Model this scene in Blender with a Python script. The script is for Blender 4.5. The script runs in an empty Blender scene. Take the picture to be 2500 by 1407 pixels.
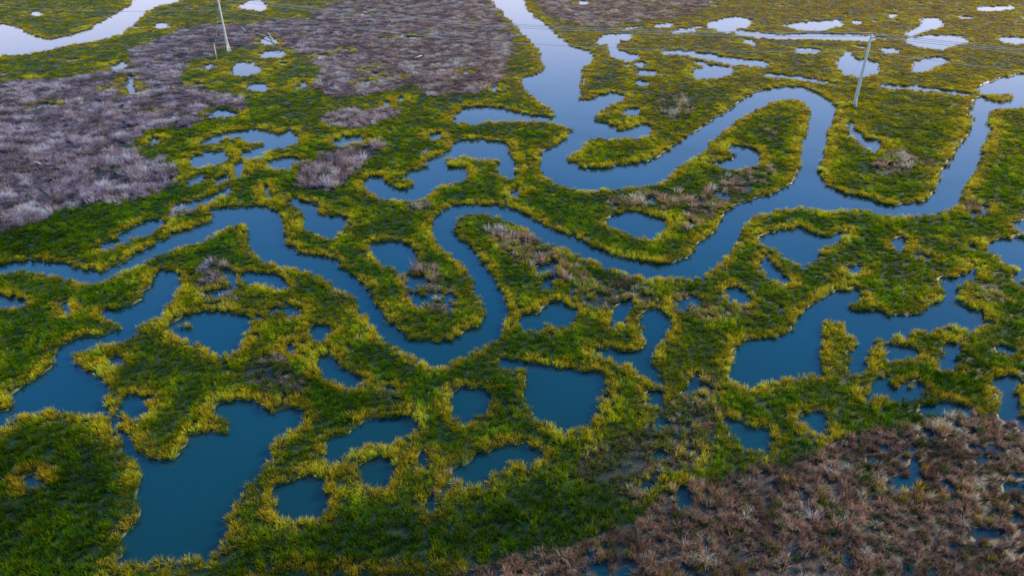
import bpy, math, numpy as np
rng = np.random.default_rng(7)
CAM_H, F, CX, CY = 30.0, 1667.0, 1250.0, 703.5
PITCH = math.radians(30)
CP, SP = math.cos(PITCH), math.sin(PITCH)

def survey(x, y):            # ground plane -> aerial-survey sheet coordinates
    d = np.maximum(y*CP + CAM_H*SP, 1.0)
    return CX + F*x/d, CY - F*(y*SP - CAM_H*CP)/d
def to_ground(u, v):
    a = (u-CX)/F; b = (CY-v)/F
    dy = CP + b*SP; dz = -SP + b*CP
    t = CAM_H/(-dz)
    return a*t, dy*t

# ---------------------------------------------------------------- noise
TAB = rng.random((256, 256))
def vnoise(x, y):
    xi = np.floor(x).astype(np.int64); yi = np.floor(y).astype(np.int64)
    fx = x-xi; fy = y-yi
    fx = fx*fx*(3-2*fx); fy = fy*fy*(3-2*fy)
    a = TAB[xi & 255, yi & 255]; b = TAB[(xi+1) & 255, yi & 255]
    c = TAB[xi & 255, (yi+1) & 255]; d = TAB[(xi+1) & 255, (yi+1) & 255]
    return (a*(1-fx)+b*fx)*(1-fy)+(c*(1-fx)+d*fx)*fy
def fbm(x, y, s, o=3, off=0.0):
    r = 0; a = 1; t = 0
    for i in range(o):
        r = r + a*vnoise(x/s+off+17.3*i, y/s-off+5.1*i); t += a; a *= .5; s *= .5
    return r/t
def sstep(a, b, x):
    t = np.clip((x-a)/(b-a), 0, 1); return t*t*(3-2*t)

# ---------------------------------------------------------------- survey outlines
WATER = [
# north-west river
[(-80,50),(0,57),(40,65),(75,82),(120,98),(165,88),(215,72),(250,50),(290,30),(320,8),(340,-40),(460,-40),(440,5),(395,12),(360,25),(345,45),(315,65),(305,80),(260,95),(200,105),(140,115),(90,128),(40,135),(0,135),(-80,145)],
[(370,65),(385,57),(412,57),(418,66),(395,71)],[(575,18),(600,5),(630,-5),(655,18),(640,28),(600,22)],[(70,32),(95,28),(115,36),(90,40)],
# main channel
[(1180,-40),(1195,0),(1215,20),(1235,40),(1260,65),(1285,90),(1300,110),(1318,122),(1320,150),(1335,165),(1305,185),(1275,190),(1270,205),(1290,225),(1310,245),(1345,262),(1356,278),(1350,286),(1320,286),(1285,280),(1250,270),(1220,264),(1180,262),(1130,264),(1105,290),(1100,299),(1130,297),(1160,303),(1200,295),(1260,297),(1310,295),(1350,300),(1388,308),(1396,322),(1370,345),(1345,360),(1318,376),(1322,420),(1400,425),(1420,400),(1385,395),(1380,385),(1400,375),(1425,355),(1440,335),(1490,335),(1530,336),(1565,336),(1592,326),(1590,305),(1560,305),(1530,318),(1505,326),(1510,312),(1490,305),(1465,300),(1455,290),(1460,275),(1480,262),(1500,252),(1522,245),(1527,233),(1500,228),(1460,232),(1440,245),(1418,245),(1420,225),(1412,210),(1425,185),(1425,165),(1440,155),(1452,132),(1440,125),(1400,115),(1375,95),(1350,75),(1320,50),(1290,25),(1280,0),(1270,-40)],
[(1100,362),(1115,347),(1150,341),(1200,344),(1235,352),(1245,365),(1243,382),(1257,388),(1262,410),(1256,432),(1222,430),(1213,405),(1218,390),(1170,387),(1130,380),(1105,387),(1085,386),(1092,370)],
[(1030,398),(1060,384),(1095,382),(1088,395),(1092,410),(1140,412),(1142,430),(1100,446),(1062,456),(1040,482),(1000,487),(950,487),(900,472),(885,450),(895,434),(930,431),(955,455),(985,466),(1006,457),(1009,440),(985,424),(1020,414),(1075,405)],
# upper meander
[(1370,390),(1410,407),(1430,413),(1480,411),(1530,403),(1580,396),(1610,382),(1640,360),(1700,320),(1740,290),(1780,270),(1810,245),(1850,225),(1880,215),(1950,211),(1990,225),(2025,245),(2042,270),(2038,300),(2022,318),(2010,380),(2000,420),(2010,450),(1990,510),(1900,485),(1890,476),(1930,452),(1945,427),(1955,390),(1955,350),(1965,320),(1977,290),(1977,260),(1960,248),(1930,241),(1890,246),(1850,266),(1800,290),(1760,322),(1735,345),(1730,362),(1690,385),(1660,402),(1640,430),(1600,446),(1560,452),(1500,457),(1450,467),(1400,457),(1350,442),(1325,427),(1314,400),(1330,375)],
[(2065,295),(2085,300),(2100,325),(2112,342),(2150,343),(2160,355),(2145,368),(2122,366),(2100,350),(2075,325)],
# eastern loop
[(1985,430),(2010,450),(2060,475),(2110,485),(2160,502),(2200,504),(2260,490),(2280,475),(2290,435),(2320,385),(2345,350),(2367,325),(2371,290),(2363,262),(2400,228),(2385,215),(2430,195),(2480,183),(2600,165),(2600,262),(2460,263),(2420,266),(2416,290),(2415,330),(2400,370),(2385,420),(2360,450),(2347,480),(2340,500),(2300,515),(2270,521),(2200,527),(2150,521),(2110,508),(2060,510),(2020,516),(1980,507),(1930,507),(1880,511),(1840,525),(1830,490),(1890,474),(1940,440)],
# lower meander
[(1900,470),(1850,489),(1800,500),(1772,520),(1742,568),(1702,595),(1680,630),(1640,646),(1600,645),(1550,640),(1500,625),(1460,610),(1420,590),(1370,570),(1320,550),(1290,525),(1250,510),(1200,500),(1150,499),(1100,507),(1070,520),(1053,545),(1053,572),(1070,600),(1100,620),(1140,655),(1160,690),(1176,730),(1180,770),(1160,800),(1120,825),(1080,840),(1030,841),(990,825),(960,800),(937,775),(920,740),(900,700),(870,680),(832,660),(828,638),(790,625),(750,625),(710,610),(700,580),(692,545),(680,520),(640,504),(600,508),(550,508),(508,514),(520,532),(500,550),(450,563),(420,575),(380,598),(320,622),(305,645),(275,655),(240,670),(200,660),(150,645),(100,640),(40,640),(0,650),(-80,650),(-80,680),(0,665),(60,655),(130,670),(165,677),(200,692),(240,690),(300,662),(340,642),(370,627),(400,614),(440,602),(480,590),(510,580),(540,565),(560,545),(592,545),(602,560),(602,590),(620,620),(650,636),(690,647),(730,656),(770,666),(800,682),(830,702),(862,722),(880,755),(908,790),(938,830),(980,856),(1020,872),(1050,892),(1100,881),(1150,862),(1200,838),(1218,820),(1237,790),(1237,750),(1222,710),(1202,670),(1172,630),(1132,595),(1102,565),(1110,540),(1130,520),(1180,518),(1230,533),(1260,540),(1290,565),(1330,590),(1380,605),(1420,625),(1460,640),(1500,657),(1540,670),(1600,680),(1660,674),(1700,680),(1740,662),(1762,640),(1782,620),(1802,590),(1817,560),(1822,545),(1850,520),(1900,512)],
# ponds, centre and north
[(1730,392),(1745,400),(1790,417),(1840,402),(1857,386),(1847,370),(1820,360),(1790,357),(1768,365),(1790,375),(1795,388),(1760,396)],
[(1476,538),(1500,525),(1540,514),(1570,520),(1600,535),(1632,540),(1627,560),(1602,582),(1570,580),(1530,564),(1490,552)],
[(1520,270),(1545,265),(1568,270),(1560,282),(1530,281)],
[(1720,60),(1760,45),(1800,40),(1842,50),(1830,65),(1800,70),(1780,82),(1750,77)],
[(1902,62),(1960,54),(2050,48),(2064,62),(2000,77),(1950,74)],
[(2198,87),(2240,65),(2250,45),(2290,43),(2310,60),(2280,72),(2240,84)],
[(2205,96),(2260,85),(2350,87),(2372,100),(2300,122),(2250,117),(2215,104)],
[(1790,72),(1900,84),(2000,82),(2140,86),(2140,100),(2000,97),(1900,96),(1790,86)],
[(1455,97),(1475,84),(1545,82),(1540,99),(1510,98),(1510,125),(1570,138),(1540,152),(1490,138),(1484,106),(1460,108)],
[(1615,122),(1700,124),(1705,134),(1615,132)],[(1556,172),(1605,174),(1600,184),(1560,183)],[(1685,172),(1730,158),(1795,164),(1785,186),(1700,194)],
[(1700,128),(1780,140),(1880,153),(1870,165),(1770,154),(1690,140)],[(1640,75),(1700,66),(1700,77),(1640,84)],
[(2040,152),(2060,128),(2082,124),(2084,152),(2110,148),(2150,153),(2148,177),(2110,190),(2055,182)],
[(2222,177),(2240,145),(2290,138),(2325,150),(2290,160),(2260,174)],[(2430,90),(2560,92),(2560,112),(2455,106)],
[(1410,3),(1440,3),(1435,14),(1412,12)],[(2380,18),(2480,12),(2480,23),(2390,29)],[(1940,116),(2010,120),(1990,131),(1940,128)],
[(2160,35),(2200,34),(2180,45)],[(2150,116),(2200,120),(2190,131),(2150,128)],[(1815,95),(1850,100),(1845,112),(1820,108)],
[(1860,178),(1960,188),(2040,202),(2038,208),(1955,196),(1858,186)],[(2150,205),(2260,214),(2370,230),(2368,236),(2255,221),(2150,212)],
[(1590,60),(1640,56),(1650,64),(1600,68)],[(2080,50),(2110,52),(2100,60),(2080,58)],[(1545,158),(1560,150),(1580,156),(1565,164)],
[(558,182),(575,155),(610,151),(637,165),(637,180),(590,184)],[(632,132),(660,124),(704,128),(690,139),(640,140)],
[(600,212),(620,204),(664,210),(655,220),(620,220)],[(722,215),(740,197),(752,200),(737,219)],[(268,165),(300,149),(313,160),(280,172)],
[(303,215),(314,185),(325,188),(332,238),(318,228)],[(495,160),(520,155),(530,163),(505,168)],[(630,100),(650,85),(690,105),(655,112)],
[(770,135),(800,132),(800,142),(775,142)],[(1195,215),(1215,210),(1218,222),(1198,224)],[(930,255),(950,248),(955,258),(935,262)],[(1120,175),(1145,170),(1140,180)],
[(486,352),(520,334),(560,324),(600,317),(650,316),(680,330),(700,318),(728,323),(728,347),(700,356),(665,360),(642,382),(602,394),(586,376),(648,360),(652,344),(610,349),(590,336),(550,336),(520,350)],
[(455,400),(480,380),(520,371),(552,373),(558,386),(520,402),(490,408)],[(640,400),(700,384),(738,388),(702,414),(665,408)],[(570,398),(600,400),(590,430),(572,425)],
[(803,346),(840,334),(880,332),(893,342),(850,353),(820,357)],[(352,345),(385,337),(398,345),(370,352)],
[(420,502),(470,494),(540,470),(562,453),(568,466),(520,487),(470,508),(440,512)],[(452,440),(500,429),(497,442),(460,450)],[(520,440),(560,425),(556,440),(525,450)],
[(285,577),(320,555),(360,539),(400,533),(400,550),(350,574),(310,582),(292,592)],[(236,602),(290,588),(284,602),(243,612)],
[(640,450),(660,460),(665,490),(652,480)],
[(694,488),(730,488),(762,500),(784,524),(830,528),(853,540),(832,567),(802,581),(770,567),(738,552),(745,528),(730,505)],
[(1238,468),(1266,466),(1270,476),(1245,480)],[(1040,330),(1080,325),(1085,338),(1050,342)],
[(903,600),(930,591),(970,590),(1002,600),(1017,630),(1012,647),(980,655),(945,650),(925,637),(910,617)],
[(983,682),(1020,673),(1037,685),(1020,702),(1000,697)],[(576,675),(600,664),(650,667),(690,679),(703,695),(692,706),(650,692),(610,687)],
[(1763,705),(1800,699),(1832,720),(1832,737),(1805,741),(1780,724)],
[(1853,640),(1870,622),(1888,650),(1902,670),(1934,685),(1920,693),(1890,682),(1865,662)],
[(1848,590),(1870,574),(1900,564),(1960,555),(1990,575),(2020,580),(2060,568),(2074,558),(2062,582),(2040,592),(2012,602),(1992,627),(1960,649),(1940,632),(1900,617),(1888,602)],
[(2398,602),(2440,585),(2600,575),(2600,680),(2490,655),(2460,642),(2440,617)],[(2465,545),(2600,530),(2600,575),(2490,566)],[(2168,590),(2200,578),(2214,600),(2190,613)],
[(2050,655),(2100,650),(2110,662),(2070,668)],[(2480,655),(2600,670),(2600,690),(2480,680)],
# south-east lake
[(1783,888),(1800,862),(1798,838),(1850,830),(1890,825),(1925,815),(1940,790),(1960,760),(1990,735),(2030,717),(2100,710),(2114,725),(2072,744),(2055,755),(2090,766),(2140,760),(2180,776),(2230,772),(2280,747),(2310,712),(2298,685),(2330,680),(2360,665),(2370,645),(2388,652),(2384,680),(2352,686),(2342,700),(2332,730),(2350,752),(2410,762),(2405,790),(2382,808),(2330,792),(2300,797),(2250,803),(2200,817),(2150,822),(2122,850),(2112,890),(2100,912),(2060,908),(2010,913),(1990,908),(1950,918),(1900,923),(1860,938),(1830,948),(1800,933),(1783,908)],
[(2150,855),(2200,843),(2245,860),(2220,873),(2170,866)],[(2300,842),(2355,833),(2345,852),(2310,858)],[(2280,872),(2330,870),(2320,884),(2290,884)],
[(2426,920),(2470,928),(2480,955),(2500,1030),(2560,1040),(2560,1060),(2500,1045),(2450,1010),(2432,980),(2438,950)],
[(2134,925),(2160,922),(2190,938),(2244,933),(2266,960),(2220,973),(2150,963),(2122,978),(2118,955)],
[(1760,1018),(1800,1030),(1840,1043),(1872,1050),(1888,1075),(1862,1098),(1820,1088),(1795,1082),(1786,1050)],
[(1940,1015),(1990,1003),(2024,1030),(2012,1062),(1985,1052),(1960,1032)],[(1583,965),(1610,958),(1628,975),(1612,992),(1583,987)],
[(2240,990),(2330,985),(2400,1000),(2330,1006),(2260,1002)],
[(1440,850),(1525,860),(1560,858),(1575,830),(1570,800),(1563,770),(1590,756),(1622,764),(1642,790),(1627,817),(1602,842),(1592,870),(1592,905),(1622,930),(1646,955),(1600,934),(1570,912),(1535,888),(1440,858)],
[(1326,745),(1360,738),(1398,754),(1404,776),(1382,792),(1360,798),(1335,783),(1320,788),(1310,803),(1265,792),(1270,768),(1310,768)],
[(1478,792),(1500,758),(1530,733),(1547,745),(1532,772),(1500,799)],[(1302,655),(1340,646),(1364,660),(1320,668)],[(1320,690),(1345,680),(1350,695),(1325,700)],
[(1210,880),(1275,883),(1310,888),(1350,900),(1400,905),(1450,909),(1482,924),(1478,950),(1468,1000),(1442,1037),(1410,1049),(1370,1044),(1320,1023),(1288,992),(1278,960),(1290,930),(1278,900),(1215,890)],
[(1103,955),(1140,949),(1187,955),(1193,975),(1182,1012),(1150,1024),(1110,1024),(1096,1000)],
[(766,880),(800,868),(832,894),(872,914),(883,937),(862,952),(835,943),(810,923),(778,907)],
[(405,798),(450,770),(480,766),(530,766),(580,768),(614,790),(602,822),(577,852),(545,868),(510,853),(480,833),(430,822)],
[(758,800),(800,794),(812,810),(787,828),(758,817)],[(688,755),(730,750),(738,766),(700,771)],[(690,845),(725,845),(730,860),(700,862)],
# western channel
[(440,675),(420,664),(385,664),(368,680),(374,700),(344,715),(350,735),(310,755),(265,760),(238,770),(262,780),(302,788),(300,802),(280,816),(240,826),(190,830),(150,850),(120,900),(90,925),(30,958),(22,1005),(-60,1035),(-60,1060),(0,1045),(40,1015),(100,1005),(160,993),(210,1010),(266,1008),(275,1050),(298,1070),(305,1105),(330,1125),(325,1070),(300,1050),(285,1010),(268,990),(248,985),(252,960),(267,935),(230,912),(190,892),(168,866),(215,847),(280,837),(322,822),(332,797),(362,782),(392,772),(403,745),(432,720)],
[(288,985),(310,968),(362,973),(369,1000),(330,1018),(300,1013)],[(255,878),(310,876),(305,890),(265,888)],[(-60,718),(40,727),(68,738),(40,748),(-60,742)],[(150,745),(175,740),(180,765),(160,765)],
# south-west lake
[(298,1080),(330,1108),(350,1110),(370,1128),(420,1122),(450,1102),(468,1066),(520,1056),(557,1052),(557,1020),(515,1002),(545,984),(600,978),(652,988),(640,1017),(700,1000),(742,1003),(748,1020),(705,1052),(674,1078),(668,1112),(624,1152),(604,1182),(584,1212),(563,1242),(553,1292),(538,1334),(500,1357),(440,1368),(380,1368),(330,1366),(290,1375),(292,1330),(322,1292),(342,1250),(330,1220),(346,1170),(340,1140),(300,1110)],
[(663,1192),(700,1180),(740,1164),(772,1158),(794,1175),(778,1195),(803,1220),(803,1242),(760,1260),(700,1270),(670,1256),(666,1217)],
[(796,1080),(850,1063),(870,1043),(900,1028),(960,1023),(1002,1016),(1020,1045),(1002,1062),(950,1073),(900,1083),(850,1103),(822,1128),(786,1140),(796,1112)],
[(863,1140),(900,1123),(952,1123),(968,1145),(947,1178),(900,1189),(873,1172)],
[(1110,1150),(1150,1138),(1170,1108),(1200,1103),(1230,1088),(1280,1087),(1336,1110),(1322,1124),(1270,1124),(1222,1130),(1202,1154),(1182,1180),(1130,1185),(1108,1167)],
[(1037,1220),(1062,1213),(1068,1242),(1045,1249)],[(1022,1115),(1047,1098),(1048,1138),(1030,1134)],[(50,1175),(80,1163),(110,1170),(92,1182),(60,1187)],
]
ISLANDS = [
[(2018,782),(2036,776),(2062,790),(2078,815),(2098,830),(2084,847),(2073,870),(2072,902),(2040,918),(2010,905),(2008,870),(2018,840),(2010,810)],
[(438,795),(455,786),(476,793),(472,805),(450,808)],[(2395,232),(2470,228),(2470,243),(2440,250),(2400,245)],
[(302,1275),(322,1262),(340,1275),(325,1290)],[(535,1052),(550,1046),(562,1056),(548,1062)],
[(2165,935),(2185,930),(2200,945),(2180,952)],[(2205,945),(2222,940),(2232,952),(2215,957)],
]
BROWN = [
[(-80,190),(100,200),(200,185),(300,165),(330,120),(400,100),(440,70),(520,60),(620,60),(750,50),(830,10),(900,-40),(1190,-40),(1220,30),(1245,80),(1262,130),(1225,175),(1230,215),(1150,235),(1060,240),(1010,215),(900,235),(790,240),(760,210),(800,160),(720,125),(640,110),(560,120),(470,150),(420,190),(480,215),(560,230),(620,260),(560,290),(500,300),(470,325),(380,300),(320,330),(350,400),(440,420),(440,450),(380,485),(280,505),(170,515),(90,545),(0,570),(-80,600)],
[(720,430),(760,400),(850,370),(930,348),(955,365),(900,400),(850,440),(800,475),(760,458)],
[(1310,-40),(1680,-40),(1750,0),(1690,35),(1600,50),(1480,62),(1400,55),(1330,35)],
[(1600,1220),(1680,1180),(1800,1170),(1900,1140),(1980,1110),(2050,1060),(2150,1040),(2250,1030),(2350,1005),(2450,1025),(2620,1060),(2620,1600),(1050,1600),(1080,1420),(1250,1365),(1400,1350),(1450,1310),(1560,1280)],
[(770,280),(860,270),(1000,270),(1000,290),(850,310),(790,305)],
]
DRY = [ # thin, grey-brown interiors
[(960,650),(1040,640),(1110,700),(1120,760),(1060,790),(1000,740)],
[(1180,560),(1260,570),(1330,600),(1400,640),(1450,690),(1380,700),(1280,650),(1200,610)],
[(1450,690),(1560,690),(1620,730),(1560,760),(1420,760),(1380,710)],
[(1640,690),(1760,760),(1860,750),(1840,800),(1720,790),(1640,760)],
[(1700,470),(1790,430),(1880,400),(1900,440),(1800,480),(1740,540),(1690,570),(1640,590)],
[(1860,320),(1910,320),(1915,345),(1870,350)],[(2140,390),(2220,370),(2240,410),(2180,440),(2140,430)],
[(1480,490),(1640,470),(1690,480),(1640,520),(1560,505),(1490,520)],[(980,500),(1080,500),(1040,520),(980,525)],
[(1540,1070),(1640,1000),(1700,900),(1760,920),(1740,1060),(1700,1160),(1620,1170),(1560,1260),(1480,1180),(1400,1180),(1420,1090)],
[(1590,240),(1690,230),(1700,280),(1630,300)],[(2350,490),(2420,500),(2420,540),(2350,540)],[(500,640),(560,640),(600,720),(560,760),(480,730)],
[(600,860),(700,880),(760,960),(680,980),(600,930)],[(900,960),(960,940),(1000,980),(940,1000)],[(1660,280),(1640,300),(1620,270)],
[(2380,690),(2460,700),(2450,760),(2390,740)],
]
DARK = [ # taller, deeper green rushes
[(-80,1080),(60,1080),(180,1060),(250,1120),(300,1190),(280,1260),(240,1330),(200,1450),(-80,1450)],
[(560,1350),(700,1300),(900,1260),(1100,1270),(1300,1200),(1500,1220),(1550,1280),(1400,1340),(1150,1360),(1050,1450),(520,1450)],
[(2100,1010),(2300,880),(2420,860),(2400,980),(2250,1020)],[(-80,470),(60,560),(200,540),(260,560),(150,620),(-80,630)],
[(620,900),(760,930),(900,980),(880,1030),(760,990),(640,960)],[(1220,900),(1240,960),(1250,1040),(1200,1060),(1200,960)],
]
RS = 0.5; U0, V0 = -80, -40; NU, NV = int(2700*RS), int(1560*RS)
def chaikin(p, n=1):
    p = np.array(p, float)
    for _ in range(n):
        q = np.roll(p, -1, 0)
        p = np.stack([p*.87+q*.13, p*.13+q*.87], 1).reshape(-1, 2)
    return p
def raster(polys, arr, val):
    for poly in polys:
        P = chaikin(poly)
        P = (P - np.array([U0, V0]))*RS
        x0, y0 = np.floor(P.min(0)).astype(int)-1; x1, y1 = np.ceil(P.max(0)).astype(int)+1
        x0, y0 = max(x0, 0), max(y0, 0); x1, y1 = min(x1, NU), min(y1, NV)
        if x1 <= x0 or y1 <= y0: continue
        X, Y = np.meshgrid(np.arange(x0, x1)+.5, np.arange(y0, y1)+.5)
        ins = np.zeros(X.shape, bool)
        n = len(P)
        for i in range(n):
            ax, ay = P[i]; bx, by = P[(i+1) % n]
            if ay == by: continue
            c = ((ay > Y) != (by > Y)) & (X < (bx-ax)*(Y-ay)/(by-ay)+ax)
            ins ^= c
        arr[y0:y1, x0:x1][ins] = val
def blur(a, r):
    for _ in range(2):
        for ax in (0, 1):
            s = a.copy()
            for k in range(1, r+1):
                s += np.roll(a, k, ax)+np.roll(a, -k, ax)
            a = s/(2*r+1)
    return a
M = np.zeros((NV, NU)); raster(WATER, M, 1.0); raster(ISLANDS, M, 0.0)
BR = np.zeros((NV, NU)); raster(BROWN, BR, 1.0); BR = blur(BR, 6)
DR = np.zeros((NV, NU)); raster(DRY, DR, 1.0); DR = blur(DR, 6)
DK = np.zeros((NV, NU)); raster(DARK, DK, 1.0); DK = blur(DK, 10)
def samp(A, u, v):
    x = np.clip((u-U0)*RS-.5, 0, NU-1.001); y = np.clip((v-V0)*RS-.5, 0, NV-1.001)
    xi = x.astype(int); yi = y.astype(int); fx = x-xi; fy = y-yi
    return (A[yi, xi]*(1-fx)+A[yi, xi+1]*fx)*(1-fy)+(A[yi+1, xi]*(1-fx)+A[yi+1, xi+1]*fx)*fy

def water_raw(x, y, small=True):
    u, v = survey(x, y)
    w = samp(M, u, v)
    inside = (u > -40) & (u < 2540) & (v > -20) & (v < 1420) & (y > 5)
    n = fbm(x, y, 16, 3, 3.7)
    ridge = np.abs(fbm(x, y*1.3, 45, 3, 9.1)-.5)
    proc = np.maximum(sstep(.60, .66, n), sstep(.028, .018, ridge))
    if small:
        # scattered small pools: north-east marsh, pinholes in the thin stands
        ne = sstep(1440, 1500, u)*sstep(230, 190, v)
        pool = sstep(.76, .79, fbm(x, y, 5, 2, 12.3))*ne
        nw = sstep(1260, 1200, u)*sstep(330, 280, v)
        pool = np.maximum(pool, sstep(.80, .83, fbm(x, y, 5, 2, 22.3))*nw)
        ee = sstep(1850, 1950, u)*sstep(540, 580, v)*sstep(1010, 980, v)+sstep(580, 640, u)*sstep(900, 860, u)*sstep(720, 750, v)*sstep(920, 880, v)
        pool = np.maximum(pool, sstep(.75, .78, fbm(x, y, 1.9, 2, 52.3))*ee)
        dz = samp(DR, u, v)
        pin = sstep(.64, .68, fbm(x, y, 1.3, 2, 36.0))*sstep(.5, .8, dz)*sstep(420, 520, v)
        bz = samp(BR, u, v)*sstep(1000, 1050, v)
        pin = np.maximum(pin, sstep(.69, .73, fbm(x, y, 1.1, 2, 46.0))*sstep(.5, .8, bz))
        w = np.maximum(w, np.maximum(pool, pin))
    return np.where(inside, w, proc)
def water(x, y):
    wx = (fbm(x, y, .75, 2, 1.1)-.5)*.75 + (fbm(x, y, 4, 1, 7.7)-.5)*.3
    wy = (fbm(x, y, .75, 2, 4.9)-.5)*.75 + (fbm(x, y, 4, 1, 2.7)-.5)*.3
    k0 = np.clip(y/80, .75, 1.5)
    x2 = x+wx*k0; y2 = y+wy*k0
    a = water_raw(x2, y2)
    # near banks: the outline on the sheet is the top of the reeds, the bank foot is nearer
    h = .40*np.clip(75/np.maximum(y, 20), .4, 1)
    k = 1+h/(CAM_H-h)
    b = water_raw(x2*k, y2*k, False)
    return np.maximum(a, b)

# ---------------------------------------------------------------- marsh ground (one sheet to the horizon)
rows = [-60.0]
while rows[-1] < 9000:
    y = rows[-1]
    if y < 14: s = 1.5
    elif y < 320: s = max(.2, y*.0056)
    else: s = y*.05
    rows.append(y+s)
rows = np.array(rows)
NC = 860
uu = np.linspace(-1, 1, NC)
hw = 40+.88*np.maximum(rows, 0)
hw = np.where(rows > 320, hw*(1+(rows-320)/400), hw)
GX = hw[:, None]*uu[None, :]; GY = np.repeat(rows[:, None], NC, 1)
W = water(GX, GY)
W[GY > 340] = 0
Wb = W.copy()
for ax in (0, 1):
    Wb = (Wb*4+np.roll(Wb, 1, ax)+np.roll(Wb, -1, ax))/6
U, V = survey(GX, GY)
brg = samp(BR, U, V); drg = samp(DR, U, V)
land = 1-sstep(.3, .7, Wb)
bumps = fbm(GX, GY, 2.2, 3, 6.3)
near_sparse = np.clip(np.maximum(brg*(V > 1000), drg), 0, 1)
Z = -.45 + land*(.45+.12+.22*(bumps-.5)) - near_sparse*land*.07
me = bpy.data.meshes.new("marsh_ground")
nv = GX.size; me.vertices.add(nv)
me.vertices.foreach_set("co", np.stack([GX, GY, Z], -1).astype(np.float32).ravel())
R = len(rows)
idx = np.arange(nv).reshape(R, NC)
q = np.stack([idx[:-1, :-1], idx[:-1, 1:], idx[1:, 1:], idx[1:, :-1]], -1).reshape(-1, 4)
me.loops.add(q.size); me.polygons.add(len(q))
me.loops.foreach_set("vertex_index", q.ravel().astype(np.int32))
me.polygons.foreach_set("loop_start", (np.arange(len(q))*4).astype(np.int32))
me.polygons.foreach_set("use_smooth", np.ones(len(q), bool))
me.update(calc_edges=True)
at = me.attributes.new("brown", 'FLOAT', 'POINT'); at.data.foreach_set("value", np.maximum(brg, drg*.7).astype(np.float32).ravel())
ground = bpy.data.objects.new("marsh_ground", me); bpy.context.collection.objects.link(ground)

def new_mat(name):
    m = bpy.data.materials.new(name); m.use_nodes = True
    nt = m.node_tree; nt.nodes.clear()
    return m, nt, nt.nodes, nt.links
m, nt, N, L = new_mat("marsh_mud")
out = N.new("ShaderNodeOutputMaterial"); bs = N.new("ShaderNodeBsdfPrincipled"); L.new(bs.outputs[0], out.inputs[0])
tc = N.new("ShaderNodeTexCoord")
n1 = N.new("ShaderNodeTexNoise"); n1.inputs["Scale"].default_value = 1.6; n1.inputs["Detail"].default_value = 8
L.new(tc.outputs["Object"], n1.inputs["Vector"])
r1 = N.new("ShaderNodeValToRGB"); r1.color_ramp.elements[0].position = .35; r1.color_ramp.elements[0].color = (.010, .025, .006, 1)
r1.color_ramp.elements[1].position = .7; r1.color_ramp.elements[1].color = (.04, .07, .008, 1)
r2 = N.new("ShaderNodeValToRGB"); r2.color_ramp.elements[0].position = .35; r2.color_ramp.elements[0].color = (.010, .013, .016, 1)
r2.color_ramp.elements[1].position = .7; r2.color_ramp.elements[1].color = (.030, .027, .024, 1)
L.new(n1.outputs["Fac"], r1.inputs[0]); L.new(n1.outputs["Fac"], r2.inputs[0])
ab = N.new("ShaderNodeAttribute"); ab.attribute_name = "brown"
mx = N.new("ShaderNodeMixRGB"); L.new(ab.outputs["Fac"], mx.inputs[0]); L.new(r1.outputs[0], mx.inputs[1]); L.new(r2.outputs[0], mx.inputs[2])
L.new(mx.outputs[0], bs.inputs["Base Color"]); bs.inputs["Roughness"].default_value = .55
bp = N.new("ShaderNodeBump"); bp.inputs["Strength"].default_value = .6; bp.inputs["Distance"].default_value = .15
L.new(n1.outputs["Fac"], bp.inputs["Height"]); L.new(bp.outputs[0], bs.inputs["Normal"])
me.materials.append(m)

# ---------------------------------------------------------------- water
wm = bpy.data.meshes.new("water"); S = 9000
wm.from_pydata([(-S, -60, 0), (S, -60, 0), (S, S, 0), (-S, S, 0)], [], [(0, 1, 2, 3)])
wo = bpy.data.objects.new("water", wm); bpy.context.collection.objects.link(wo)
m, nt, N, L = new_mat("marsh_water")
out = N.new("ShaderNodeOutputMaterial"); bs = N.new("ShaderNodeBsdfPrincipled"); L.new(bs.outputs[0], out.inputs[0])
bs.inputs["Roughness"].default_value = .07; bs.inputs["IOR"].default_value = 1.52
tc = N.new("ShaderNodeTexCoord")
n0 = N.new("ShaderNodeTexNoise"); n0.inputs["Scale"].default_value = .07; n0.inputs["Detail"].default_value = 4
L.new(tc.outputs["Object"], n0.inputs["Vector"])
rr = N.new("ShaderNodeValToRGB"); rr.color_ramp.elements[0].position = .3; rr.color_ramp.elements[0].color = (.0005, .032, .046, 1)
rr.color_ramp.elements[1].position = .7; rr.color_ramp.elements[1].color = (.001, .048, .074, 1)
L.new(n0.outputs["Fac"], rr.inputs[0]); L.new(rr.outputs[0], bs.inputs["Base Color"])
n1 = N.new("ShaderNodeTexNoise"); n1.inputs["Scale"].default_value = 2.5; n1.inputs["Detail"].default_value = 5
mp = N.new("ShaderNodeMapping"); mp.inputs["Scale"].default_value = (1, 1.8, 1); mp.inputs["Rotation"].default_value = (0, 0, .4)
L.new(tc.outputs["Object"], mp.inputs[0]); L.new(mp.outputs[0], n1.inputs["Vector"])
bp = N.new("ShaderNodeBump"); bp.inputs["Strength"].default_value = .10; bp.inputs["Distance"].default_value = .05
L.new(n1.outputs["Fac"], bp.inputs["Height"]); L.new(bp.outputs[0], bs.inputs["Normal"])
wm.materials.append(m)

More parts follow.
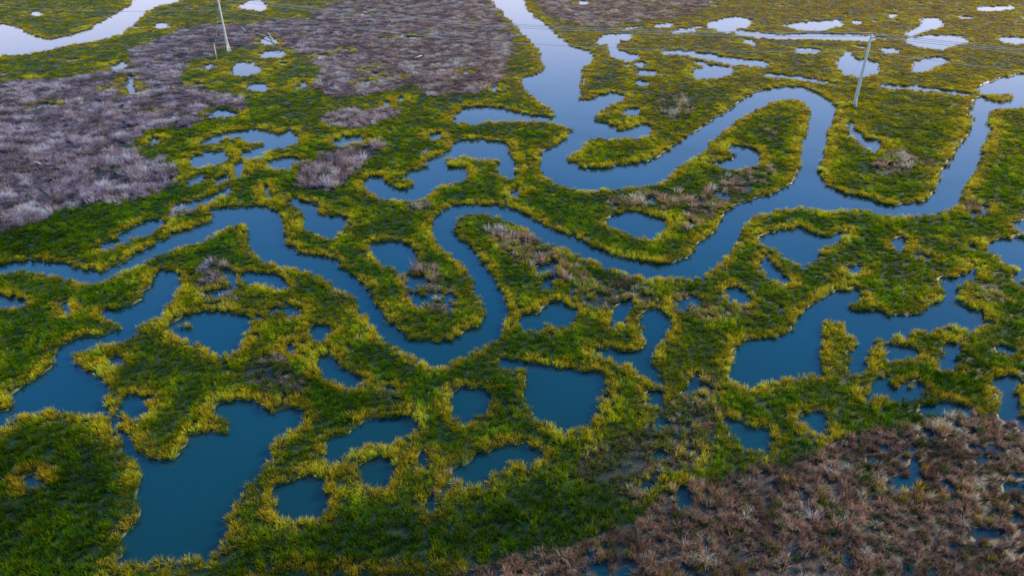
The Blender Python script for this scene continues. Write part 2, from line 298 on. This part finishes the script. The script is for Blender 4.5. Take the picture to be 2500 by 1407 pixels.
# ---------------------------------------------------------------- grass
m, nt, N, L = new_mat("marsh_grass_blades"); grass_mat = m
out = N.new("ShaderNodeOutputMaterial")
ti = N.new("ShaderNodeAttribute"); ti.attribute_type = 'INSTANCER'; ti.attribute_name = "tint"
tp = N.new("ShaderNodeAttribute"); tp.attribute_type = 'INSTANCER'; tp.attribute_name = "tipc"
hv = N.new("ShaderNodeAttribute"); hv.attribute_type = 'GEOMETRY'; hv.attribute_name = "along"
bv = N.new("ShaderNodeAttribute"); bv.attribute_type = 'GEOMETRY'; bv.attribute_name = "vary"
pw = N.new("ShaderNodeMath"); pw.operation = 'POWER'; pw.inputs[1].default_value = 1.25; L.new(hv.outputs["Fac"], pw.inputs[0])
mx = N.new("ShaderNodeMixRGB"); L.new(pw.outputs[0], mx.inputs[0]); L.new(ti.outputs["Color"], mx.inputs[1]); L.new(tp.outputs["Color"], mx.inputs[2])
hs = N.new("ShaderNodeHueSaturation"); L.new(mx.outputs[0], hs.inputs["Color"]); L.new(bv.outputs["Fac"], hs.inputs["Value"])
df = N.new("ShaderNodeBsdfDiffuse")
L.new(hs.outputs[0], df.inputs["Color"])
tr = N.new("ShaderNodeBsdfTranslucent"); L.new(hs.outputs[0], tr.inputs["Color"])
ms = N.new("ShaderNodeMixShader"); ms.inputs[0].default_value = .42
L.new(df.outputs[0], ms.inputs[1]); L.new(tr.outputs[0], ms.inputs[2]); L.new(ms.outputs[0], out.inputs[0])

def tuft(name, nb, rad, hgt, lean, width, seed):
    r = np.random.default_rng(seed)
    vs, fs, al, va = [], [], [], []
    for i in range(nb):
        a = r.uniform(0, 2*math.pi); rr_ = rad*math.sqrt(r.random())
        bx, by = rr_*math.cos(a), rr_*math.sin(a)
        d = a+r.normal(0, .5); ln = lean*(.25+1.0*rr_/rad)*r.uniform(.5, 1.4)
        h = hgt*r.uniform(.6, 1.15)*(1-.35*rr_/rad); w = width*r.uniform(.7, 1.2)
        wa = r.uniform(0, math.pi); wx, wy = math.cos(wa)*w, math.sin(wa)*w
        k = len(vs); dx, dy = math.cos(d)*ln, math.sin(d)*ln
        pts = [(0, 0, -.05, 1), (.28, .28, .6*h, .8), (1, 1, h*(1-.25*min(ln/hgt, 1)), 0)]
        for (tx, ty, z, ww) in pts[:2]:
            vs += [(bx+dx*tx-wx*ww, by+dy*ty-wy*ww, z), (bx+dx*tx+wx*ww, by+dy*ty+wy*ww, z)]
        vs.append((bx+dx, by+dy, pts[2][2]))
        al += [0, 0, .6, .6, 1]; v = r.uniform(.6, 1.35); va += [v]*5
        fs += [(k, k+1, k+3, k+2), (k+2, k+3, k+4)]
    me = bpy.data.meshes.new(name); me.from_pydata(vs, [], fs)
    me.attributes.new("along", 'FLOAT', 'POINT').data.foreach_set("value", al)
    me.attributes.new("vary", 'FLOAT', 'POINT').data.foreach_set("value", va)
    me.materials.append(grass_mat)
    return bpy.data.objects.new(name, me)

def veg(name, P, rot, scl, tint, tip, tufts):
    col = bpy.data.collections.new(name+"_tufts")
    for t in tufts: col.objects.link(t)
    n = len(P); me = bpy.data.meshes.new(name); me.vertices.add(n)
    me.vertices.foreach_set("co", P.astype(np.float32).ravel())
    def add(nm, ty, key, arr):
        a = me.attributes.new(nm, ty, 'POINT'); a.data.foreach_set(key, arr.ravel())
    add("irot", 'FLOAT_VECTOR', "vector", rot.astype(np.float32))
    add("iscl", 'FLOAT_VECTOR', "vector", scl.astype(np.float32))
    add("tint", 'FLOAT_COLOR', "color", np.c_[tint, np.ones(n)].astype(np.float32))
    add("tipc", 'FLOAT_COLOR', "color", np.c_[tip, np.ones(n)].astype(np.float32))
    add("kind", 'INT', "value", rng.integers(0, len(tufts), n).astype(np.int32))
    ob = bpy.data.objects.new(name, me); bpy.context.collection.objects.link(ob)
    g = bpy.data.node_groups.new(name+"_scatter", 'GeometryNodeTree')
    g.interface.new_socket("Geometry", in_out='INPUT', socket_type='NodeSocketGeometry')
    g.interface.new_socket("Geometry", in_out='OUTPUT', socket_type='NodeSocketGeometry')
    gi = g.nodes.new("NodeGroupInput"); go = g.nodes.new("NodeGroupOutput")
    ip = g.nodes.new("GeometryNodeInstanceOnPoints"); ci = g.nodes.new("GeometryNodeCollectionInfo")
    ci.inputs["Collection"].default_value = col
    ci.inputs["Separate Children"].default_value = True; ci.inputs["Reset Children"].default_value = True
    def na(nm, t):
        a = g.nodes.new("GeometryNodeInputNamedAttribute"); a.data_type = t; a.inputs["Name"].default_value = nm
        return [o for o in a.outputs if o.enabled and o.name == "Attribute"][0]
    g.links.new(gi.outputs[0], ip.inputs["Points"]); g.links.new(ci.outputs[0], ip.inputs["Instance"])
    ip.inputs["Pick Instance"].default_value = True
    g.links.new(na("kind", 'INT'), ip.inputs["Instance Index"])
    g.links.new(na("irot", 'FLOAT_VECTOR'), ip.inputs["Rotation"])
    g.links.new(na("iscl", 'FLOAT_VECTOR'), ip.inputs["Scale"])
    g.links.new(ip.outputs[0], go.inputs[0])
    md = ob.modifiers.new("scatter", 'NODES'); md.node_group = g
    return ob

# candidate positions, thinning with distance from the near shore
xs, ys, sp = [], [], []
y = 12.0
while y < 350:
    s = .32 if y < 40 else .32+(y-40)*.0036
    w = 32+.84*y
    x = np.arange(-w, w, s)
    xs.append(x+rng.uniform(-.5, .5, x.size)*s*1.4); ys.append(y+rng.uniform(-.5, .5, x.size)*s*1.4); sp.append(np.full(x.size, s))
    y += s
X = np.concatenate(xs); Y = np.concatenate(ys); SPC = np.concatenate(sp)
w = water(X, Y); keep = w < .5
X, Y, SPC = X[keep], Y[keep], SPC[keep]
edge = np.zeros(X.size)
for r_, wt in ((.45, 1), (.9, .8), (1.6, .45)):
    e = np.zeros(X.size)
    rr_ = r_*np.clip(Y/60, 1, 2.2)
    for k in range(6):
        a = k*math.pi/3+.3
        e = np.maximum(e, water(X+rr_*math.cos(a), Y+rr_*math.sin(a)))
    edge = np.maximum(edge, e*wt)
u, v = survey(X, Y)
wu = (fbm(X, Y, 6, 4, 8.8)-.5)
br = samp(BR, u, v); dr = samp(DR, u, v); dk = samp(DK, u, v)
br = sstep(.36, .64, br+wu*1.4); dr = sstep(.3, .75, dr+wu*.9)
outside = (v > 1500) | (v < -45) | (u < -80) | (u > 2620)
br = np.where(outside, sstep(.5, .6, fbm(X, Y, 30, 3, 2.2)), br)
br *= (1-.8*(edge > .7)*(v < 1000))
gap = fbm(X, Y, 1.3, 2, 5.5)
nearb = (v > 1000)
pkeep = np.full(X.size, .9)
pkeep = np.where((dr > .4) & (edge < .7), .66*(gap < .60)+.14, pkeep)
pkeep = np.where((br > .5), .62, pkeep)
pkeep = np.where((br > .5) & nearb, (gap < .66)*.72+.2, pkeep)
kp = rng.random(X.size) < pkeep
X, Y, SPC, edge, u, v, br, dr, dk = [a[kp] for a in (X, Y, SPC, edge, u, v, br, dr, dk)]
n = X.size
isb = rng.random(n) < np.maximum(br*np.where(v > 1000, .86, .93), dr*.24)
n1 = fbm(X, Y, 7, 3, 1.9); n2 = fbm(X, Y, 1.8, 2, 3.3); rj = rng.random(n)
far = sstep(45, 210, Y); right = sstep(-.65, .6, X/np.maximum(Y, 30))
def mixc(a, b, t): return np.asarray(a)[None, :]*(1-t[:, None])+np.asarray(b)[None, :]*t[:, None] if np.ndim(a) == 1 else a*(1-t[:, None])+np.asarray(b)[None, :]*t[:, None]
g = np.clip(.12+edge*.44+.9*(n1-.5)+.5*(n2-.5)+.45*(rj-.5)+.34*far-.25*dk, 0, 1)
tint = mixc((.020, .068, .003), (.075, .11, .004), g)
tint = mixc(tint, (.16, .13, .010), far*.6)  # distant bases warmed too, as part of the painted haze glow
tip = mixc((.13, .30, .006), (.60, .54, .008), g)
gold_glow = np.clip((edge > .75)*(.30+1.0*(n2-.38))+far*right*.75+far*.16+ .3*(rj-.6), 0, 1)  # golden bank tips, plus warm haze glow painted into far and right-hand tips
tip = mixc(tip, (.95, .50, .035), gold_glow)
tip = mixc(tip, (.30, .29, .11), dr*.55)
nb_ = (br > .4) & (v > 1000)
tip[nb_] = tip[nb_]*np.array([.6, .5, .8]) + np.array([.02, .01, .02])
gc = np.exp((n2-.5)*1.3)*(.88+.3*edge)
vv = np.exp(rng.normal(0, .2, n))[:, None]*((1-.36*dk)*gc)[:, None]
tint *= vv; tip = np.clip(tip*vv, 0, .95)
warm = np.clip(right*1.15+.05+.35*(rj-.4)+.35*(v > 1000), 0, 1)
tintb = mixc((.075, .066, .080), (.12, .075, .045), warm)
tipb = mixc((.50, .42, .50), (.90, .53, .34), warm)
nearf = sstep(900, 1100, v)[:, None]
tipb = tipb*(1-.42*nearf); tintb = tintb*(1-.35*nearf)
straw = (rj > .90)
tipb[straw] = (.76, .58, .42)
clump = np.exp((fbm(X, Y, 2.4, 2, 14.0)-.5)*2.0)
vb = (np.exp(rng.normal(0, .30, n))*clump)[:, None]
tintb *= vb; tipb = np.clip(tipb*vb, 0, .88)
tall = np.clip(95/Y, .6, 1)
hs_ = (.72+.9*(n2-.5)+.16*edge+.15*dk+rng.uniform(-.16, .18, n))*tall
ws = (SPC/.42)**.9*np.exp(rng.normal(0, .16, n))
ws = np.maximum(ws, .84*(SPC/.42)**.9)
scl = np.stack([ws, ws, np.clip(hs_, .22, 1.1)*(SPC/.42)**.15], 1)
rot = np.stack([rng.normal(0, .12, n), rng.normal(0, .12, n), rng.uniform(0, 6.283, n)], 1)
zb = .08+.22*(fbm(X, Y, 2.2, 3, 6.3)-.5)
P = np.stack([X, Y, zb], 1)
green_t = [tuft("grass_tuft_%s" % c, 38, .22, .68, .24, .015, i) for i, c in enumerate("abcdef")]
brown_t = [tuft("dry_tuft_%s" % c, 46, .15, .64, .36, .012, 40+i) for i, c in enumerate("abcde")]
a = ~isb
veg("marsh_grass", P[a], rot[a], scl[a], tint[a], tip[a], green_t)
sclb = scl.copy(); sclb *= np.where(v > 700, .92, 1.3)[:, None]; big = rng.random(n) < .12; sclb[big] *= 1.35
sclb[:, 2] *= np.where(v > 700, 1, 1.25)*(.55+.5*clump.clip(.4, 1.7))
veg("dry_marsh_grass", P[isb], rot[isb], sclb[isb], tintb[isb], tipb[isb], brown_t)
print("TUFTS", a.sum(), isb.sum())

# ---------------------------------------------------------------- utility poles and wires
def simple(name, c, rough=.7, var=.4):
    m, nt, N, L = new_mat(name)
    out = N.new("ShaderNodeOutputMaterial"); bs = N.new("ShaderNodeBsdfPrincipled"); L.new(bs.outputs[0], out.inputs[0])
    tc = N.new("ShaderNodeTexCoord"); mp = N.new("ShaderNodeMapping"); mp.inputs["Scale"].default_value = (9, 9, .8)
    n = N.new("ShaderNodeTexNoise"); n.inputs["Scale"].default_value = 2
    L.new(tc.outputs["Object"], mp.inputs[0]); L.new(mp.outputs[0], n.inputs["Vector"])
    r = N.new("ShaderNodeValToRGB"); r.color_ramp.elements[0].color = (*[k*(1-var) for k in c], 1); r.color_ramp.elements[1].color = (*[min(k*(1+var), 1) for k in c], 1)
    L.new(n.outputs["Fac"], r.inputs[0]); L.new(r.outputs[0], bs.inputs["Base Color"]); bs.inputs["Roughness"].default_value = rough
    return m
wood = simple("weathered_wood", (.60, .58, .50)); metal = simple("galvanised_metal", (.62, .58, .48), .4, .1); cer = simple("insulator_ceramic", (.25, .22, .2), .3, .1)
from mathutils import Vector
def tube(name, pts, radii, mat, parent=None, seg=10):
    vs, fs = [], []
    pts = [Vector(p) for p in pts]
    for i, p in enumerate(pts):
        d = (pts[min(i+1, len(pts)-1)]-pts[max(i-1, 0)]).normalized()
        a = d.cross(Vector((0, 0, 1)))
        if a.length < .01: a = Vector((1, 0, 0))
        a.normalize(); b = d.cross(a)
        for k in range(seg):
            t = 2*math.pi*k/seg
            vs.append(p+(a*math.cos(t)+b*math.sin(t))*radii[i])
    for i in range(len(pts)-1):
        for k in range(seg):
            fs.append((i*seg+k, i*seg+(k+1) % seg, (i+1)*seg+(k+1) % seg, (i+1)*seg+k))
    fs.append(tuple(range(seg))[::-1]); fs.append(tuple((len(pts)-1)*seg+k for k in range(seg)))
    me = bpy.data.meshes.new(name); me.from_pydata([tuple(v) for v in vs], [], fs); me.materials.append(mat)
    for p in me.polygons: p.use_smooth = len(p.vertices) == 4
    ob = bpy.data.objects.new(name, me); bpy.context.collection.objects.link(ob)
    if parent: ob.parent = parent
    return ob
HP = 11.3
b1 = to_ground(558, 128); b2 = to_ground(2084, 262)
p1 = Vector((b1[0], b1[1], 0)); p2 = Vector((b2[0], b2[1], 0)); dv = p2-p1; dirn = dv.normalized(); side = Vector((-dirn.y, dirn.x, 0))
poles = [p1, p2, p2+dv, p1-dv]
arms = []
for i, p in enumerate(poles):
    e = bpy.data.objects.new("utility_pole", None); bpy.context.collection.objects.link(e); e.location = p
    tube("shaft", [(0, 0, -1.5), (0, 0, 3), (0, 0, 7), (0, 0, HP)], [.30, .26, .21, .16], wood, e, 12)
    o = side*.55
    tube("stub_brace", [tuple(o*1.8+Vector((0, 0, -1))), tuple(o*.2+Vector((0, 0, 2.6)))], [.15, .12], wood, e)
    tube("stub_brace", [tuple(-o*1.6+dirn*.5+Vector((0, 0, -1))), tuple(-o*.2+Vector((0, 0, 1.9)))], [.14, .12], wood, e)
    a1 = side*1.15
    tube("crossarm", [tuple(-a1+Vector((0, 0, HP-.5))+dirn*.2), tuple(a1+Vector((0, 0, HP-.5))+dirn*.2)], [.08, .08], wood, e, 4)
    for s_ in (-1, 1):
        tube("arm_brace", [tuple(side*.7*s_+Vector((0, 0, HP-.55))+dirn*.2), tuple(Vector((0, 0, HP-1.3))+dirn*.17)], [.03, .03], metal, e, 6)
    tops = []
    for s_, hh in ((-1.05, HP-.42), (0, HP), (1.05, HP-.42)):
        q_ = side*s_+dirn*(.2 if s_ else 0)
        tube("insulator", [tuple(q_+Vector((0, 0, hh))), tuple(q_+Vector((0, 0, hh+.1))), tuple(q_+Vector((0, 0, hh+.22)))], [.05, .09, .05], cer, e, 8)
        tops.append(p+q_+Vector((0, 0, hh+.2)))
    tops.append(p+side*.2+Vector((0, 0, HP-2.6)))
    tube("cable_clamp", [tuple(Vector((0, 0, HP-2.6))), tuple(side*.24+Vector((0, 0, HP-2.6)))], [.05, .05], metal, e, 6)
    gw = -side if i != 1 else side
    tube("guy_wire", [(0, 0, HP-1.4), tuple(dirn*-2.5+gw*1.5+Vector((0, 0, -.2)))], [.022, .022], metal, e, 5)
    arms.append(tops)
wl = bpy.data.objects.new("power_lines", None); bpy.context.collection.objects.link(wl)
for A, B in ((0, 1), (1, 2), (3, 0)):
    for k in range(4):
        a_, b_ = arms[A][k], arms[B][k]; sag = 2.0 if k < 3 else 2.5
        pts = [tuple(a_.lerp(b_, t)-Vector((0, 0, sag*4*t*(1-t)))) for t in np.linspace(0, 1, 41)]
        tube("wire", pts, [.032]*41, metal, wl, 5)
# drift timber on the marsh and small stakes
dr_ = bpy.data.objects.new("driftwood", None); bpy.context.collection.objects.link(dr_)
for (ua, va_, ub, vb_) in ((628, 85, 668, 100), (655, 84, 672, 112), (590, 70, 600, 82), (85, 402, 102, 410), (1012, 146, 1030, 142)):
    A = to_ground(ua, va_); B = to_ground(ub, vb_)
    tube("timber", [(A[0], A[1], .35), (B[0], B[1], .55)], [.12, .09], wood, dr_, 6)
for (us, vs_, h_) in ((530, 148, 3.4), (1424, 212, 1.4)):
    A = to_ground(us, vs_); e = bpy.data.objects.new("wooden_post", None); bpy.context.collection.objects.link(e)
    e.location = (A[0], A[1], 0)
    tube("post_shaft", [(0, 0, -.8), (.02, 0, h_*.5), (.06, 0, h_)], [.11, .1, .07], wood, e, 8)
    tube("post_cap", [(.06, 0, h_), (.062, 0, h_+.08)], [.09, .04], wood, e, 8)

# ---------------------------------------------------------------- light
SUN_EL, SUN_AZ = math.radians(27), math.radians(62)     # azimuth clockwise from +Y
world = bpy.data.worlds.new("World"); bpy.context.scene.world = world; world.use_nodes = True
wn = world.node_tree; wn.nodes.clear(); WN = wn.nodes; WL = wn.links
wo_ = WN.new("ShaderNodeOutputWorld"); bg = WN.new("ShaderNodeBackground"); sk = WN.new("ShaderNodeTexSky")
sk.sky_type = 'NISHITA'; sk.sun_disc = False; sk.sun_elevation = SUN_EL; sk.sun_rotation = SUN_AZ
sk.ozone_density = 4.0; sk.dust_density = .6; sk.air_density = 1.0
bg.inputs[1].default_value = .15
# thin lavender-blue evening haze toward the horizon, on top of the clear sky
tcw = WN.new("ShaderNodeTexCoord"); sx = WN.new("ShaderNodeSeparateXYZ"); WL.new(tcw.outputs["Generated"], sx.inputs[0])
cr = WN.new("ShaderNodeValToRGB"); WL.new(sx.outputs["Z"], cr.inputs[0])
els = cr.color_ramp.elements
els[0].position = 0; els[0].color = (.90, .76, .86, 1)
els[1].position = 1; els[1].color = (.05, .10, .20, 1)
for p_, c_ in ((.13, (.74, .74, 1.0, 1)), (.24, (.36, .54, 1.0, 1)), (.36, (.16, .42, 1.0, 1)), (.50, (.06, .32, .90, 1)), (.68, (.06, .24, .45, 1))):
    e_ = els.new(p_); e_.color = c_
sc_ = WN.new("ShaderNodeVectorMath"); sc_.operation = 'SCALE'; sc_.inputs["Scale"].default_value = 13.0
WL.new(cr.outputs[0], sc_.inputs[0])
mxw = WN.new("ShaderNodeMixRGB"); mxw.inputs[0].default_value = .8; WL.new(sk.outputs[0], mxw.inputs[1]); WL.new(sc_.outputs[0], mxw.inputs[2])
WL.new(mxw.outputs[0], bg.inputs[0]); WL.new(bg.outputs[0], wo_.inputs[0])
sl = bpy.data.lights.new("sun", 'SUN'); sl.energy = 5; sl.angle = math.radians(.6); sl.color = (1, .78, .46)
so = bpy.data.objects.new("sun", sl); bpy.context.collection.objects.link(so)
sd = Vector((math.sin(SUN_AZ)*math.cos(SUN_EL), math.cos(SUN_AZ)*math.cos(SUN_EL), math.sin(SUN_EL)))
so.rotation_euler = sd.to_track_quat('Z', 'Y').to_euler(); so.location = sd*200

cd = bpy.data.cameras.new("camera"); cam = bpy.data.objects.new("camera", cd); bpy.context.collection.objects.link(cam)
cam.location = (0, 0, CAM_H); cam.rotation_euler = (math.radians(60), 0, 0)
cd.sensor_width = 36; cd.lens = 36*F/2500; cd.clip_end = 20000; cd.clip_start = .1
sc = bpy.context.scene; sc.camera = cam
sc.view_settings.view_transform = 'Standard'; sc.view_settings.look = 'None'; sc.view_settings.exposure = 0
